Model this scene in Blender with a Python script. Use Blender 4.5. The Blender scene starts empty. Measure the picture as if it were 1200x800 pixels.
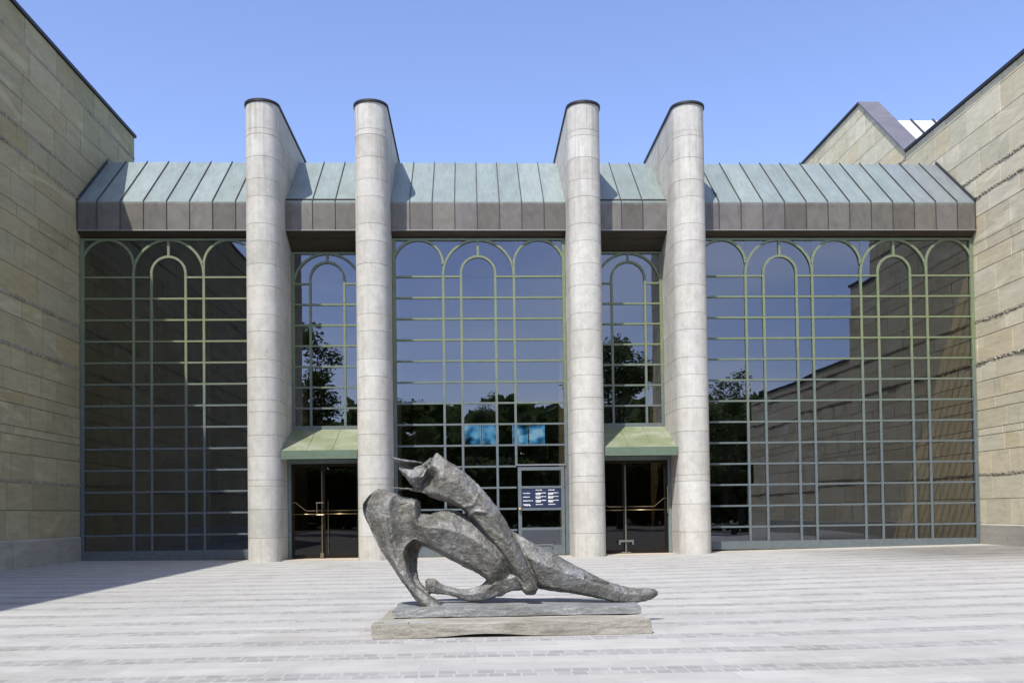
import bpy, bmesh, math, random
from mathutils import Vector, Matrix, noise
random.seed(7)
S = bpy.context.scene
C = S.collection
R_ = math.radians

# ------------------------------------------------------------------ helpers
class MB:
    """collects polygons, then links them as ONE mesh object"""
    def __init__(s): s.v=[]; s.f=[]; s.m=[]; s.t=[]; s.w=[]
    def face(s, pts, m=0, t=.5, w=.5):
        i=len(s.v); s.v+= [tuple(p) for p in pts]; s.f.append(tuple(range(i,i+len(pts)))); s.m.append(m); s.t.append(t); s.w.append(w)
    def box(s, x0,x1,y0,y1,z0,z1, m=0,t=.5,w=.5):
        i=len(s.v)
        s.v+=[(x0,y0,z0),(x1,y0,z0),(x1,y1,z0),(x0,y1,z0),(x0,y0,z1),(x1,y0,z1),(x1,y1,z1),(x0,y1,z1)]
        for q in ((0,3,2,1),(4,5,6,7),(0,1,5,4),(1,2,6,5),(2,3,7,6),(3,0,4,7)):
            s.f.append(tuple(i+k for k in q)); s.m.append(m); s.t.append(t); s.w.append(w)
    def prism(s, poly, a0, a1, axis='z', m=0,t=.5,w=.5):
        """poly = 2D outline; extruded along axis"""
        def P(p,a):
            return (p[0],p[1],a) if axis=='z' else ((a,p[0],p[1]) if axis=='x' else (p[0],a,p[1]))
        n=len(poly); i=len(s.v)
        s.v+=[P(p,a0) for p in poly]+[P(p,a1) for p in poly]
        fs=[tuple(range(i,i+n)), tuple(range(i+2*n-1,i+n-1,-1))]+[(i+k,i+(k+1)%n,i+n+(k+1)%n,i+n+k) for k in range(n)]
        for q in fs: s.f.append(q); s.m.append(m); s.t.append(t); s.w.append(w)
    def tube(s, pts, r, n=8, m=0, cap=True):
        pts=[Vector(p) for p in pts]; rings=[]
        rr=r if isinstance(r,(list,tuple)) else [r]*len(pts)
        for k,p in enumerate(pts):
            d=(pts[min(k+1,len(pts)-1)]-pts[max(k-1,0)]).normalized()
            u=d.orthogonal().normalized() if k==0 else (u-d*u.dot(d)).normalized()
            w=d.cross(u); i=len(s.v)
            for j in range(n):
                a=2*math.pi*j/n; s.v.append(tuple(p+(u*math.cos(a)+w*math.sin(a))*rr[k]))
            rings.append(i)
        for a,b in zip(rings,rings[1:]):
            for j in range(n):
                s.f.append((a+j,a+(j+1)%n,b+(j+1)%n,b+j)); s.m.append(m); s.t.append(.5); s.w.append(.5)
        if cap:
            for q in (tuple(range(rings[0]+n-1,rings[0]-1,-1)),tuple(range(rings[-1],rings[-1]+n))):
                s.f.append(q); s.m.append(m); s.t.append(.5); s.w.append(.5)
    def build(s, name, mats, parent=None, smooth=False, fix=True, off=(0,0,0)):
        me=bpy.data.meshes.new(name)
        me.from_pydata([(x-off[0],y-off[1],z-off[2]) for x,y,z in s.v],[],s.f)
        for k in (mats if isinstance(mats,(list,tuple)) else [mats]): me.materials.append(k)
        me.polygons.foreach_set('material_index',s.m)
        for nm,d in (('tone',s.t),('warm',s.w)):
            a=me.attributes.new(nm,'FLOAT','FACE'); a.data.foreach_set('value',d)
        if fix:
            bm=bmesh.new(); bm.from_mesh(me); bmesh.ops.recalc_face_normals(bm,faces=bm.faces); bm.to_mesh(me); bm.free()
        if smooth:
            me.polygons.foreach_set('use_smooth',[True]*len(me.polygons))
        me.update()
        o=bpy.data.objects.new(name,me); C.objects.link(o)
        o.location = off
        if parent is not None:
            o.parent=parent; o.matrix_parent_inverse=Matrix.Translation(parent_loc(parent)).inverted()
        return o
def parent_loc(p):
    v=Vector(p.location)
    while p.parent is not None: p=p.parent
    return v
def thing(name, label, cat, loc=(0,0,0), group=None):
    o=bpy.data.objects.new(name,None); C.objects.link(o); o.location=loc
    o.empty_display_size=.3
    o['label']=label; o['category']=cat
    if group: o['group']=group
    return o
def tag(o,label,cat,group=None):
    o['label']=label; o['category']=cat
    if group: o['group']=group
    return o

# ------------------------------------------------------------------ materials
def mat(name, base=(.5,.5,.5), rough=.6, metal=0, spec=.5):
    m=bpy.data.materials.new(name); m.use_nodes=True
    b=m.node_tree.nodes['Principled BSDF']
    b.inputs['Base Color'].default_value=(*base,1); b.inputs['Roughness'].default_value=rough
    b.inputs['Metallic'].default_value=metal; b.inputs['Specular IOR Level'].default_value=spec
    return m
class N:
    """small node-building helper"""
    def __init__(s,m): s.nt=m.node_tree; s.n=s.nt.nodes; s.l=s.nt.links; s.b=s.n.get('Principled BSDF'); s.tc=None
    def coord(s,kind='Object',scale=(1,1,1),rot=(0,0,0)):
        if not s.tc: s.tc=s.n.new('ShaderNodeTexCoord')
        mp=s.n.new('ShaderNodeMapping'); mp.inputs['Scale'].default_value=scale; mp.inputs['Rotation'].default_value=rot
        s.l.new(s.tc.outputs[kind],mp.inputs[0]); return mp.outputs[0]
    def noise(s,vec,scale,detail=4,rough=.55,dist=0):
        t=s.n.new('ShaderNodeTexNoise'); t.inputs['Scale'].default_value=scale; t.inputs['Detail'].default_value=detail
        t.inputs['Roughness'].default_value=rough; t.inputs['Distortion'].default_value=dist
        s.l.new(vec,t.inputs['Vector']); return t.outputs['Fac']
    def vor(s,vec,scale,out='Distance',feat='F1',rnd=1):
        t=s.n.new('ShaderNodeTexVoronoi'); t.feature=feat; t.inputs['Scale'].default_value=scale; t.inputs['Randomness'].default_value=rnd
        s.l.new(vec,t.inputs['Vector']); return t.outputs[out]
    def ramp(s,fac,stops,interp='LINEAR'):
        r=s.n.new('ShaderNodeValToRGB'); cr=r.color_ramp; cr.interpolation=interp
        while len(cr.elements)<len(stops): cr.elements.new(.5)
        for e,(p,c) in zip(cr.elements,stops):
            e.position=p; e.color=(*c,1) if isinstance(c,(tuple,list)) else (c,c,c,1)
        s.l.new(fac,r.inputs[0]); return r.outputs[0]
    def mix(s,a,b,fac,mode='MIX'):
        x=s.n.new('ShaderNodeMix'); x.data_type='RGBA'; x.blend_type=mode; x.clamp_result=False
        for i,v in ((6,a),(7,b),(0,fac)):
            if hasattr(v,'is_linked') or hasattr(v,'links'): s.l.new(v,x.inputs[i])
            else: x.inputs[i].default_value = v if i==0 else ((*v,1) if isinstance(v,(tuple,list)) else (v,v,v,1))
        return x.outputs[2]
    def math(s,op,a,b=None,c=None):
        x=s.n.new('ShaderNodeMath'); x.operation=op
        for i,v in enumerate((a,b,c)):
            if v is None: continue
            if hasattr(v,'links'): s.l.new(v,x.inputs[i])
            else: x.inputs[i].default_value=v
        return x.outputs[0]
    def attr(s,name):
        a=s.n.new('ShaderNodeAttribute'); a.attribute_name=name; return a.outputs['Fac']
    def xyz(s,vec):
        a=s.n.new('ShaderNodeSeparateXYZ'); s.l.new(vec,a.inputs[0]); return a.outputs
    def base(s,c): s.l.new(c,s.b.inputs['Base Color'])
    def rough(s,c): s.l.new(c,s.b.inputs['Roughness'])
    def bump(s,h,strength=.3,dist=.02,prev=None):
        b=s.n.new('ShaderNodeBump'); b.inputs['Strength'].default_value=strength; b.inputs['Distance'].default_value=dist
        s.l.new(h,b.inputs['Height']); s.l.new(b.outputs[0],s.b.inputs['Normal'])
        if prev is not None: s.l.new(prev,b.inputs['Normal'])
        return b.outputs[0]

def stone_mat(name, dark, light, warmc, stain=.5, axis='x', streak=0):
    m=mat(name,rough=.88,spec=.25); k=N(m)
    v=k.coord()
    vs=k.coord(scale=(1,.45,1.9) if axis=='x' else (1,1,.8))
    t=k.attr('tone'); w=k.attr('warm')
    c=k.mix(dark,light,t)
    c=k.mix(c,warmc,k.math('MULTIPLY',w,.75))
    n1=k.noise(vs,1.1,5,.62,.6)
    c=k.mix(c,k.mix(c,(.86,.86,.84),1,'MULTIPLY'),k.ramp(n1,[(.42,0),(.72,1)]))
    n2=k.noise(vs,4.5,6,.7,.4)
    c=k.mix(c,k.ramp(n2,[(.28,.84),(.5,1.0),(.75,1.12)]),1,'MULTIPLY')
    n3=k.noise(v,38,3,.6)
    c=k.mix(c,k.ramp(n3,[(.25,.86),(.55,1.0),(.8,1.08)]),1,'MULTIPLY')
    # pale lime blooms and dark stains
    n4=k.noise(vs,.75,4,.6,1.2)
    c=k.mix(c,tuple(min(1,x*1.12) for x in light),k.math('MULTIPLY',k.ramp(n4,[(.58,0),(.66,1)]),.55*stain))
    n5=k.noise(k.coord(scale=(1.3,1.3,.5)),2.3,5,.65)
    c=k.mix(c,(.62,.60,.56),k.math('MULTIPLY',k.ramp(n5,[(.60,0),(.74,1)]),.6*stain),'MULTIPLY')
    if streak:
        n6=k.noise(k.coord(scale=(5,5,.16)),2.0,5,.6); zz=k.xyz(k.coord())[2]
        top=k.ramp(k.math('DIVIDE',zz,14),[(.0,.75),(.06,.25),(.62,.25),(.9,1)])
        c=k.mix(c,(.66,.65,.62),k.math('MULTIPLY',k.math('MULTIPLY',k.ramp(n6,[(.48,0),(.66,1)]),top),streak),'MULTIPLY')
    k.base(c)
    h=k.mix(n2,n3,.45)
    k.bump(h,.45,.02)
    return m

M_wall = stone_mat('limestone ashlar',(.46,.42,.295),(.62,.58,.44),(.55,.46,.285),1.0)
M_wall_shaded = stone_mat('olive limestone ashlar darkened for shade',(.285,.258,.15),(.40,.365,.24),(.37,.305,.155),1.0)  # more olive copy of the ashlar, with the left wing's shade darkened into it
M_pier = stone_mat('pale shell limestone',(.43,.42,.385),(.53,.52,.48),(.50,.475,.41),.3,'z',.8)
M_mortar = mat('dark joint mortar',(.13,.12,.10),.95)
M_rock = stone_mat('rough broken limestone',(.17,.16,.12),(.34,.32,.255),(.28,.23,.15),1.2)
M_plinthstone = stone_mat('grey base stone',(.29,.28,.235),(.37,.36,.315),(.34,.31,.24),1.0)

# patinated copper (roof slope)
M_copper=mat('green copper patina',rough=.5,spec=.4); k=N(M_copper)
t=k.attr('tone'); c=k.mix((.20,.245,.222),(.265,.312,.288),t); c=k.mix(c,(.225,.262,.26),k.math('MULTIPLY',k.attr('warm'),.6))
c=k.mix(c,(.165,.18,.19),k.ramp(k.attr('warm'),[(.84,0),(1,.9)]))
n=k.noise(k.coord(scale=(1,.35,.35)),3.2,6,.68,.5); c=k.mix(c,k.ramp(n,[(.25,.80),(.5,1.0),(.78,1.18)]),1,'MULTIPLY')
n2=k.noise(k.coord(scale=(9,.8,.8)),2.6,4,.6); c=k.mix(c,k.ramp(n2,[(.3,.88),(.7,1.10)]),1,'MULTIPLY')
k.base(c); M_copper.node_tree.nodes['Principled BSDF'].inputs['Metallic'].default_value=.25; k.bump(n,.12,.02)
# brown oxidised copper fascia
M_fascia=mat('brown oxidised copper',rough=.5,metal=.2,spec=.4); k=N(M_fascia)
t=k.attr('tone'); c=k.mix((.092,.083,.068),(.15,.138,.118),t); c=k.mix(c,(.145,.14,.15),k.math('MULTIPLY',k.attr('warm'),.4))
n=k.noise(k.coord(scale=(1,1,.6)),3.6,6,.7,.6); c=k.mix(c,k.ramp(n,[(.25,.68),(.5,1.0),(.8,1.30)]),1,'MULTIPLY')
z=k.xyz(k.coord())[2]
edge=k.math('ADD',z,k.math('MULTIPLY',n,.10))
c=k.mix(c,(.20,.235,.215),k.math('MULTIPLY',k.ramp(k.math('SUBTRACT',edge,9.5),[(.93,0),(.99,1)]),.7))
k.base(c)
M_seam=mat('dark roof seam',(.05,.052,.05),.6,.3)
M_darkmetal=mat('blackened coping metal',(.035,.033,.034),.5,.6)
M_lead=mat('grey lead cladding',rough=.5,metal=.35); k=N(M_lead)
n=k.noise(k.coord(),1.6,5,.65,.4); k.base(k.ramp(n,[(.3,(.13,.125,.145)),(.55,(.17,.165,.18)),(.75,(.21,.20,.21))]))
M_soffit=mat('dark brown soffit boards',rough=.6); k=N(M_soffit)
n=k.noise(k.coord(scale=(.5,3,3)),3,4); k.base(k.ramp(n,[(.3,(.030,.022,.014)),(.7,(.055,.04,.026))]))
# painted steel frames: green-ish higher up, blue grey lower down
M_frame=mat('green grey painted steel',rough=.45,spec=.5); k=N(M_frame)
z=k.xyz(k.coord())[2]; n=k.noise(k.coord(),.35,3,.5); n2=k.noise(k.coord(),9,4,.7)
h=k.math('ADD',z,k.math('MULTIPLY',k.math('SUBTRACT',n,.5),3.0))
c=k.ramp(k.math('DIVIDE',h,10),[(.32,(.105,.128,.135)),(.46,(.12,.148,.13)),(.66,(.16,.195,.098)),(.9,(.152,.185,.108))])
c=k.mix(c,k.ramp(n2,[(.3,.82),(.55,1.0),(.75,1.16)]),1,'MULTIPLY'); k.base(c)
M_frame2=mat('weathered slate green door steel',rough=.5); k=N(M_frame2)
n2=k.noise(k.coord(),7,4,.7); k.base(k.ramp(n2,[(.3,(.12,.155,.15)),(.7,(.17,.21,.20))]))
M_bronzeframe=mat('dark bronze door frame',(.028,.022,.016),.35,.7)
M_canopy=mat('verdigris canopy copper',rough=.5,spec=.4); k=N(M_canopy)
n=k.noise(k.coord(scale=(.8,1,1)),1.5,4,.6,.6); n2=k.noise(k.coord(),12,4,.7)
c=k.ramp(n,[(.35,(.155,.18,.095)),(.5,(.18,.205,.125)),(.66,(.24,.262,.185))])
c=k.mix(c,k.ramp(n2,[(.3,.87),(.7,1.1)]),1,'MULTIPLY'); k.base(c); k.bump(n2,.15,.02)
M_canopyf=mat('green canopy fascia',rough=.5); k=N(M_canopyf)
n2=k.noise(k.coord(scale=(1,1,3)),4,4,.7); k.base(k.ramp(n2,[(.3,(.08,.118,.075)),(.7,(.11,.155,.108))]))
M_brass=mat('polished brass',(.42,.32,.17),.38,1)
M_steel=mat('brushed steel',(.5,.5,.48),.35,1)
M_white=mat('white lettering',(.8,.8,.8),.6)
M_navy=mat('navy blue notice board',(.012,.021,.058),.4)

def glass_mat(name, tint, refl, f0, wob=.012):
    m=bpy.data.materials.new(name); m.use_nodes=True; nt=m.node_tree; nt.nodes.clear()
    out=nt.nodes.new('ShaderNodeOutputMaterial'); mix=nt.nodes.new('ShaderNodeMixShader')
    tr=nt.nodes.new('ShaderNodeBsdfTransparent'); tr.inputs[0].default_value=(*tint,1)
    gl=nt.nodes.new('ShaderNodeBsdfGlossy'); gl.inputs['Color'].default_value=(*refl,1); gl.inputs['Roughness'].default_value=.0
    r0=((f0-1)/(f0+1))**2
    lw=nt.nodes.new('ShaderNodeLayerWeight'); pw=nt.nodes.new('ShaderNodeMath'); pw.operation='POWER'; pw.inputs[1].default_value=5
    nt.links.new(lw.outputs['Facing'],pw.inputs[0]); fr=nt.nodes.new('ShaderNodeMath'); fr.operation='MULTIPLY_ADD'; fr.inputs[1].default_value=1-r0; fr.inputs[2].default_value=r0; nt.links.new(pw.outputs[0],fr.inputs[0])
    tc=nt.nodes.new('ShaderNodeTexCoord'); no=nt.nodes.new('ShaderNodeTexNoise'); no.inputs['Scale'].default_value=.9; no.inputs['Detail'].default_value=1
    bp=nt.nodes.new('ShaderNodeBump'); bp.inputs['Strength'].default_value=1; bp.inputs['Distance'].default_value=wob
    L=nt.links.new
    L(tc.outputs['Object'],no.inputs['Vector']); L(no.outputs['Fac'],bp.inputs['Height']); L(bp.outputs[0],gl.inputs['Normal'])
    L(fr.outputs[0],mix.inputs[0]); L(tr.outputs[0],mix.inputs[1]); L(gl.outputs[0],mix.inputs[2]); L(mix.outputs[0],out.inputs[0])
    return m
M_glass=glass_mat('tinted window glass',(.50,.46,.35),(.80,.86,.97),2.35,.0022)
M_doorglass=glass_mat('dark door glass',(.22,.16,.12),(.9,.9,.9),1.55,.001)
M_bluegl=bpy.data.materials.new('frosted rear glass'); M_bluegl.use_nodes=True; k=N(M_bluegl)
_n=k.noise(k.coord(scale=(1,1,1.3)),1.6,2,.4); _c=k.ramp(_n,[(.36,(.06,.12,.16)),(.52,(.28,.55,.78)),(.66,(.62,.80,.92))])
_t=k.n.new('ShaderNodeBsdfTransparent'); k.l.new(_c,_t.inputs[0]); k.l.new(_t.outputs[0],k.n['Material Output'].inputs[0])
M_pv=mat('milky rooflight glass',(.66,.68,.70),.3)

# ------------------------------------------------------------------ masonry
COURSES=[.76,1.50,2.19,2.26,2.92,3.39,3.60,4.16,4.48,5.02,5.56,5.64,6.36,6.80,6.88,7.60,8.36,8.87,9.21,9.95,10.54,10.62,11.17,11.25,11.95,12.62,13.42,13.50,14.2,14.95,15.7,16.5,17.3]
ROUGH={2.19:.06,5.56:.07,6.80:.07,10.54:.06,11.17:.045,13.42:.06}
def masonry(name, X, side, y0,y1,z0,z1, parent, seed, cut=None, plinth=True, rough=ROUGH, stone=None):
    """ashlar face in the plane x=X facing `side` (+1 = towards +x). real blocks with recessed joints"""
    rnd=random.Random(seed); b=MB(); g=.006
    zz=[z0]+[c for c in COURSES if z0+.05<c<z1-.05]+[z1]
    for a,c in zip(zz,zz[1:]):
        h=c-a
        if any(abs(a-r)<.001 for r in rough) and h<.1:
            # a strip of rough broken stone
            n=int((y1-y0)/.055); pr=.9*rough[[r for r in rough if abs(a-r)<.001][0]]
            rows=[]
            for j in range(n+1):
                yy=y0+(y1-y0)*j/n; row=[]
                for q,(dz,dx) in enumerate(((0,.0),(.15,.55),(.5,1.),(.85,.6),(1,.0))):
                    amp=0 if q in(0,4) else rnd.choice((.1,.35,.7,1,1.15))*(.6+1.1*noise.noise((yy*.9,a,seed)))
                    row.append((X+side*(-.004+pr*dx*max(.05,amp)), yy, a-.02+ (h+.04)*dz+ (rnd.uniform(-.012,.012) if 0<q<4 else 0)))
                rows.append(row)
            for r1,r2 in zip(rows,rows[1:]):
                tt=rnd.uniform(.1,.9); ww=rnd.uniform(.0,.9)
                for q in range(4): b.face((r1[q],r2[q],r2[q+1],r1[q+1]),1,tt,ww)
            continue
        y=y0-rnd.uniform(.0,.9); cw=rnd.uniform(0,.35)
        while y<y1:
            L=rnd.choice((.75,.95,1.15,1.3,1.5,1.8))
            ya=max(y,y0); yb=min(y+L,y1); y+=L
            if yb-ya<.06: continue
            d=rnd.uniform(-.004,.004); xf=X+side*d; xb=X-side*.03
            t=min(1,max(0,rnd.gauss(.5,.21))); w=max(0,min(1,cw+rnd.gauss(.05,.28)))
            ya+=g; yb-=g
            A,B_=a+g*.8,c-g*.8; e=.006
            f=[(xf,ya+e,A+e),(xf,yb-e,A+e),(xf,yb-e,B_-e),(xf,ya+e,B_-e)]; q=[(xb,ya,A),(xb,yb,A),(xb,yb,B_),(xb,ya,B_)]
            b.face(f,0,t,w)
            for i in range(4): b.face((f[i],f[(i+1)%4],q[(i+1)%4],q[i]),0,t,w)
    b.face([(X-side*.013,y0,z0),(X-side*.013,y1,z0),(X-side*.013,y1,z1),(X-side*.013,y0,z1)],2)
    o=b.build(name,[stone or M_wall,M_rock,M_mortar],parent,fix=False)
    bm=bmesh.new(); bm.from_mesh(o.data)
    for f in bm.faces:
        if f.normal.x*side<-.2: f.normal_flip()
    if cut:
        bmesh.ops.bisect_plane(bm,geom=bm.verts[:]+bm.edges[:]+bm.faces[:],plane_co=cut[0],plane_no=cut[1],clear_outer=True)
    bm.to_mesh(o.data); bm.free()
    return o

XL,XR=-11.39,15.29
def gz(x): return .0125*max(0,x-3.2)+.008*max(0,-5.5-x)

# ------------------------------------------------------------------ ground
b=MB()
b.face([(-3000,-3000,-.06),(3000,-3000,-.06),(3000,3000,-.06),(-3000,3000,-.06)])
M_lawn=mat('gravel and lawn ground',rough=.95); k=N(M_lawn)
n=k.noise(k.coord(),.05,5,.6); k.base(k.ramp(n,[(.4,(.07,.085,.045)),(.6,(.12,.12,.09))]))
o=b.build('ground',M_lawn); o['kind']='structure'
M_pave=mat('granite slabs and setts',rough=.8,spec=.3); k=N(M_pave)
v=k.coord(); X,Y,Z=k.xyz(v)
wob=k.math('MULTIPLY',k.math('SUBTRACT',k.noise(v,.6,3),.5),.035)
yy=k.math('ADD',k.math('DIVIDE',k.math('ADD',k.math('SUBTRACT',Y,7.40),wob),.972),50.5)
fr=k.math('FRACT',yy); band=k.math('LESS_THAN',k.math('ABSOLUTE',k.math('SUBTRACT',fr,.5)),.172)
# slabs
bt=k.n.new('ShaderNodeTexBrick'); bt.inputs['Scale'].default_value=1; bt.inputs['Mortar Size'].default_value=.006; bt.inputs['Brick Width'].default_value=1.25; bt.inputs['Row Height'].default_value=.972
bt.inputs['Color1'].default_value=(.35,.345,.322,1); bt.inputs['Color2'].default_value=(.39,.384,.357,1); bt.inputs['Mortar'].default_value=(.33,.32,.31,1); bt.offset=.37
mp=k.n.new('ShaderNodeMapping'); mp.inputs['Location'].default_value=(0,-(7.40-.972*.5)+.972*20,0); k.l.new(v,mp.inputs[0]); k.l.new(mp.outputs[0],bt.inputs['Vector'])
n1=k.noise(v,1.3,5,.65); n2=k.noise(k.coord(scale=(.5,2.2,1)),3,5,.7)
slab=k.mix(bt.outputs[0],k.ramp(n1,[(.3,.87),(.55,1.0),(.75,1.07)]),1,'MULTIPLY')
slab=k.mix(slab,k.ramp(n2,[(.3,.93),(.7,1.05)]),1,'MULTIPLY')
# setts
bs=k.n.new('ShaderNodeTexBrick'); bs.inputs['Scale'].default_value=1; bs.inputs['Mortar Size'].default_value=.010; bs.inputs['Brick Width'].default_value=.135; bs.inputs['Row Height'].default_value=.162
bs.inputs['Color1'].default_value=(.245,.242,.232,1); bs.inputs['Color2'].default_value=(.32,.316,.302,1); bs.inputs['Mortar'].default_value=(.355,.349,.325,1); bs.inputs['Bias'].default_value=.0; bs.offset=.5; bs.squash=1.15
mpp=k.n.new('ShaderNodeMapping'); mpp.inputs['Location'].default_value=(0,0,0); yl=k.math('MULTIPLY',k.math('SUBTRACT',fr,.5),.972); cx_=k.n.new('ShaderNodeCombineXYZ'); k.l.new(k.math('ADD',X,k.math('MULTIPLY',k.math('FLOOR',yy),3.37)),cx_.inputs[0]); k.l.new(yl,cx_.inputs[1]); k.l.new(cx_.outputs[0],mpp.inputs[0])
jit=k.n.new('ShaderNodeVectorMath'); jit.operation='ADD'; nz=k.n.new('ShaderNodeTexNoise'); nz.inputs['Scale'].default_value=5; k.l.new(v,nz.inputs['Vector'])
sc=k.n.new('ShaderNodeVectorMath'); sc.operation='SCALE'; sc.inputs['Scale'].default_value=.035; k.l.new(nz.outputs['Color'],sc.inputs[0]); k.l.new(mpp.outputs[0],jit.inputs[0]); k.l.new(sc.outputs[0],jit.inputs[1]); k.l.new(jit.outputs[0],bs.inputs['Vector'])
sett=k.mix(bs.outputs[0],k.ramp(k.noise(v,2.0,4,.7),[(.3,.86),(.7,1.10)]),1,'MULTIPLY')
pv=k.mix(slab,(.505,.50,.49),k.math('MULTIPLY',k.ramp(k.noise(v,.55,4),[(.35,1),(.7,0)]),.25))
c=k.mix(slab,sett,k.math('MULTIPLY',band,1.0))
# grey streaky darkening in the far right corner
grey_patch=k.math('MULTIPLY',k.ramp(k.math('DIVIDE',X,16),[(.50,0),(.74,1)]),k.ramp(k.math('DIVIDE',Y,30),[(.60,0),(.72,1),(.84,1),(.885,0)]))
grey_patch=k.math('MULTIPLY',grey_patch,k.ramp(k.noise(k.coord(scale=(.35,2.2,1)),1.1,4,.6),[(.3,.35),(.6,1)]))
c=k.mix(c,(.40,.385,.36),k.math('MULTIPLY',grey_patch,1.0),'MULTIPLY')
n_st=k.noise(v,.42,5,.7,.8); c=k.mix(c,(.80,.785,.75),k.math('MULTIPLY',k.ramp(n_st,[(.52,0),(.66,1)]),.55),'MULTIPLY')
# beige dust along the foot of the buildings
foot=k.ramp(k.math('DIVIDE',Y,30),[(.862,0),(.893,1)])
c=k.mix(c,(.46,.40,.31),k.math('MULTIPLY',foot,.55))
k.base(c)
hh=k.mix(k.noise(v,25,3),bs.outputs['Fac'],.4); k.bump(hh,.25,.012)
b=MB(); xs=[-11.6,-9,-7,-5.5,0,3.2,6,9,12,15.5]; ys=[-14,0,8,16,24,27.6]
for x0,x1 in zip(xs,xs[1:]):
    for y0,y1 in zip(ys,ys[1:]):
        b.face([(x0,y0,gz(x0)),(x1,y0,gz(x1)),(x1,y1,gz(x1)),(x0,y1,gz(x0))])
o=b.build('courtyard_paving',M_pave); o['kind']='structure'

# ------------------------------------------------------------------ side wings
lw=thing('museum_wing','tall windowless ashlar wing in shade on the left side of the courtyard','building',(-14,15,0))
masonry('wall',XL,1,2.6,31.3,.76,14.2,lw,11,stone=M_wall_shaded)
def plinth(nm,X,side,y0,y1,parent,seed,x_over=.05):
    rnd=random.Random(seed); b=MB(); y=y0
    while y<y1:
        L=rnd.uniform(1.6,2.4); yb=min(y+L,y1)
        xa,xb=sorted((X-side*.3,X+side*(x_over+rnd.uniform(-.003,.003))))
        b.box(xa,xb,y+.004,yb-.004,-.3,.72,0,rnd.random(),rnd.uniform(0,.5)); y+=L
    # bevelled top
    xo=X+side*x_over
    b.face([(xo-side*.001,y0,.715),(xo-side*.001,y1,.715),(X-side*.02,y1,.775),(X-side*.02,y0,.775)],0,.8,.2)
    return b.build(nm,M_plinthstone,parent)
plinth('plinth',XL,1,2.6,26.93,lw,3)
b=MB(); b.prism([(2.6,-.3),(31.28,-.3),(31.28,14.2),(2.6,14.2)],-45,XL-.032,'x'); b.build('block',M_wall,lw)
b=MB(); b.box(-45,XL+.06,2.5,31.36,14.203,14.30); b.build('coping',M_darkmetal,lw)

rw=thing('museum_wing','sunlit pale ashlar wing on the right with a raised gable and rooflight','building',(18,24,0))
masonry('wall',XR,-1,17.9,31.1,.76,10.0,rw,21)
masonry('wall',XR,-1,20.2,31.1,10.004,13.70,rw,22,rough={10.54:.06,11.17:.045})
sl=(17.1-13.70)/(34.7-31.1)
masonry('wall',XR,-1,31.104,47,9.0,17.05,rw,23,cut=(Vector((XR,31.1,13.70)),Vector((0,-sl,1)).normalized()))
masonry('wall',XR,-1,4.5,17.896,.76,7.2,rw,24)
plinth('plinth',XR,-1,4.5,26.93,rw,5)
def prof(top): return [(4.5,-.3),(47,-.3)]+([(47,17.05),(34.66,17.05),(31.1,13.70)] if top else [(47,13.66)])+[(20.2,13.70 if top else 13.66),(20.2,10.0),(17.9,10.0),(17.9,7.2),(4.5,7.2)]
b=MB(); b.prism(prof(1),XR+.032,XR+.74,'x'); b.prism(prof(0),XR+.742,46,'x'); b.build('block',M_wall,rw)
# copings: strips that follow the roof edge, metal cladding on the sloping part
b=MB()
b.box(XR-.06,XR+.75,20.1,31.06,13.705,13.80)
b.box(XR-.06,XR+.75,34.72,47,17.055,17.15)
b.box(XR-.05,XR+.5,17.8,20.195,10.005,10.09); b.box(XR-.05,XR+.5,4.4,17.79,7.205,7.29)
b.build('coping',M_darkmetal,rw)
b=MB()
b.prism([(31.06,13.705),(34.72,17.055),(34.72,17.15),(31.06,13.80)],XR-.058,XR+.76,'x'); b.build('parapet_cladding',M_lead,rw)
# rooflight behind the parapet
b=MB(); b.prism([(31.3,13.72),(33.6,15.92),(33.7,13.72)],XR+.78,XR+8,'x'); rl=b.build('rooflight',M_pv,rw)
b=MB()
for i in range(9):
    x=XR+1.47+i*.85; b.prism([(31.28,13.74),(33.6,15.95),(33.6,16.0),(31.2,13.74)],x-.03,x+.03,'x')
b.build('glazing_bar',M_seam,rl)

# ------------------------------------------------------------------ entrance hall
hall=thing('entrance_hall','museum entrance hall of arched green framed glazing between four tall stone piers','building',(2,27,0))
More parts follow.
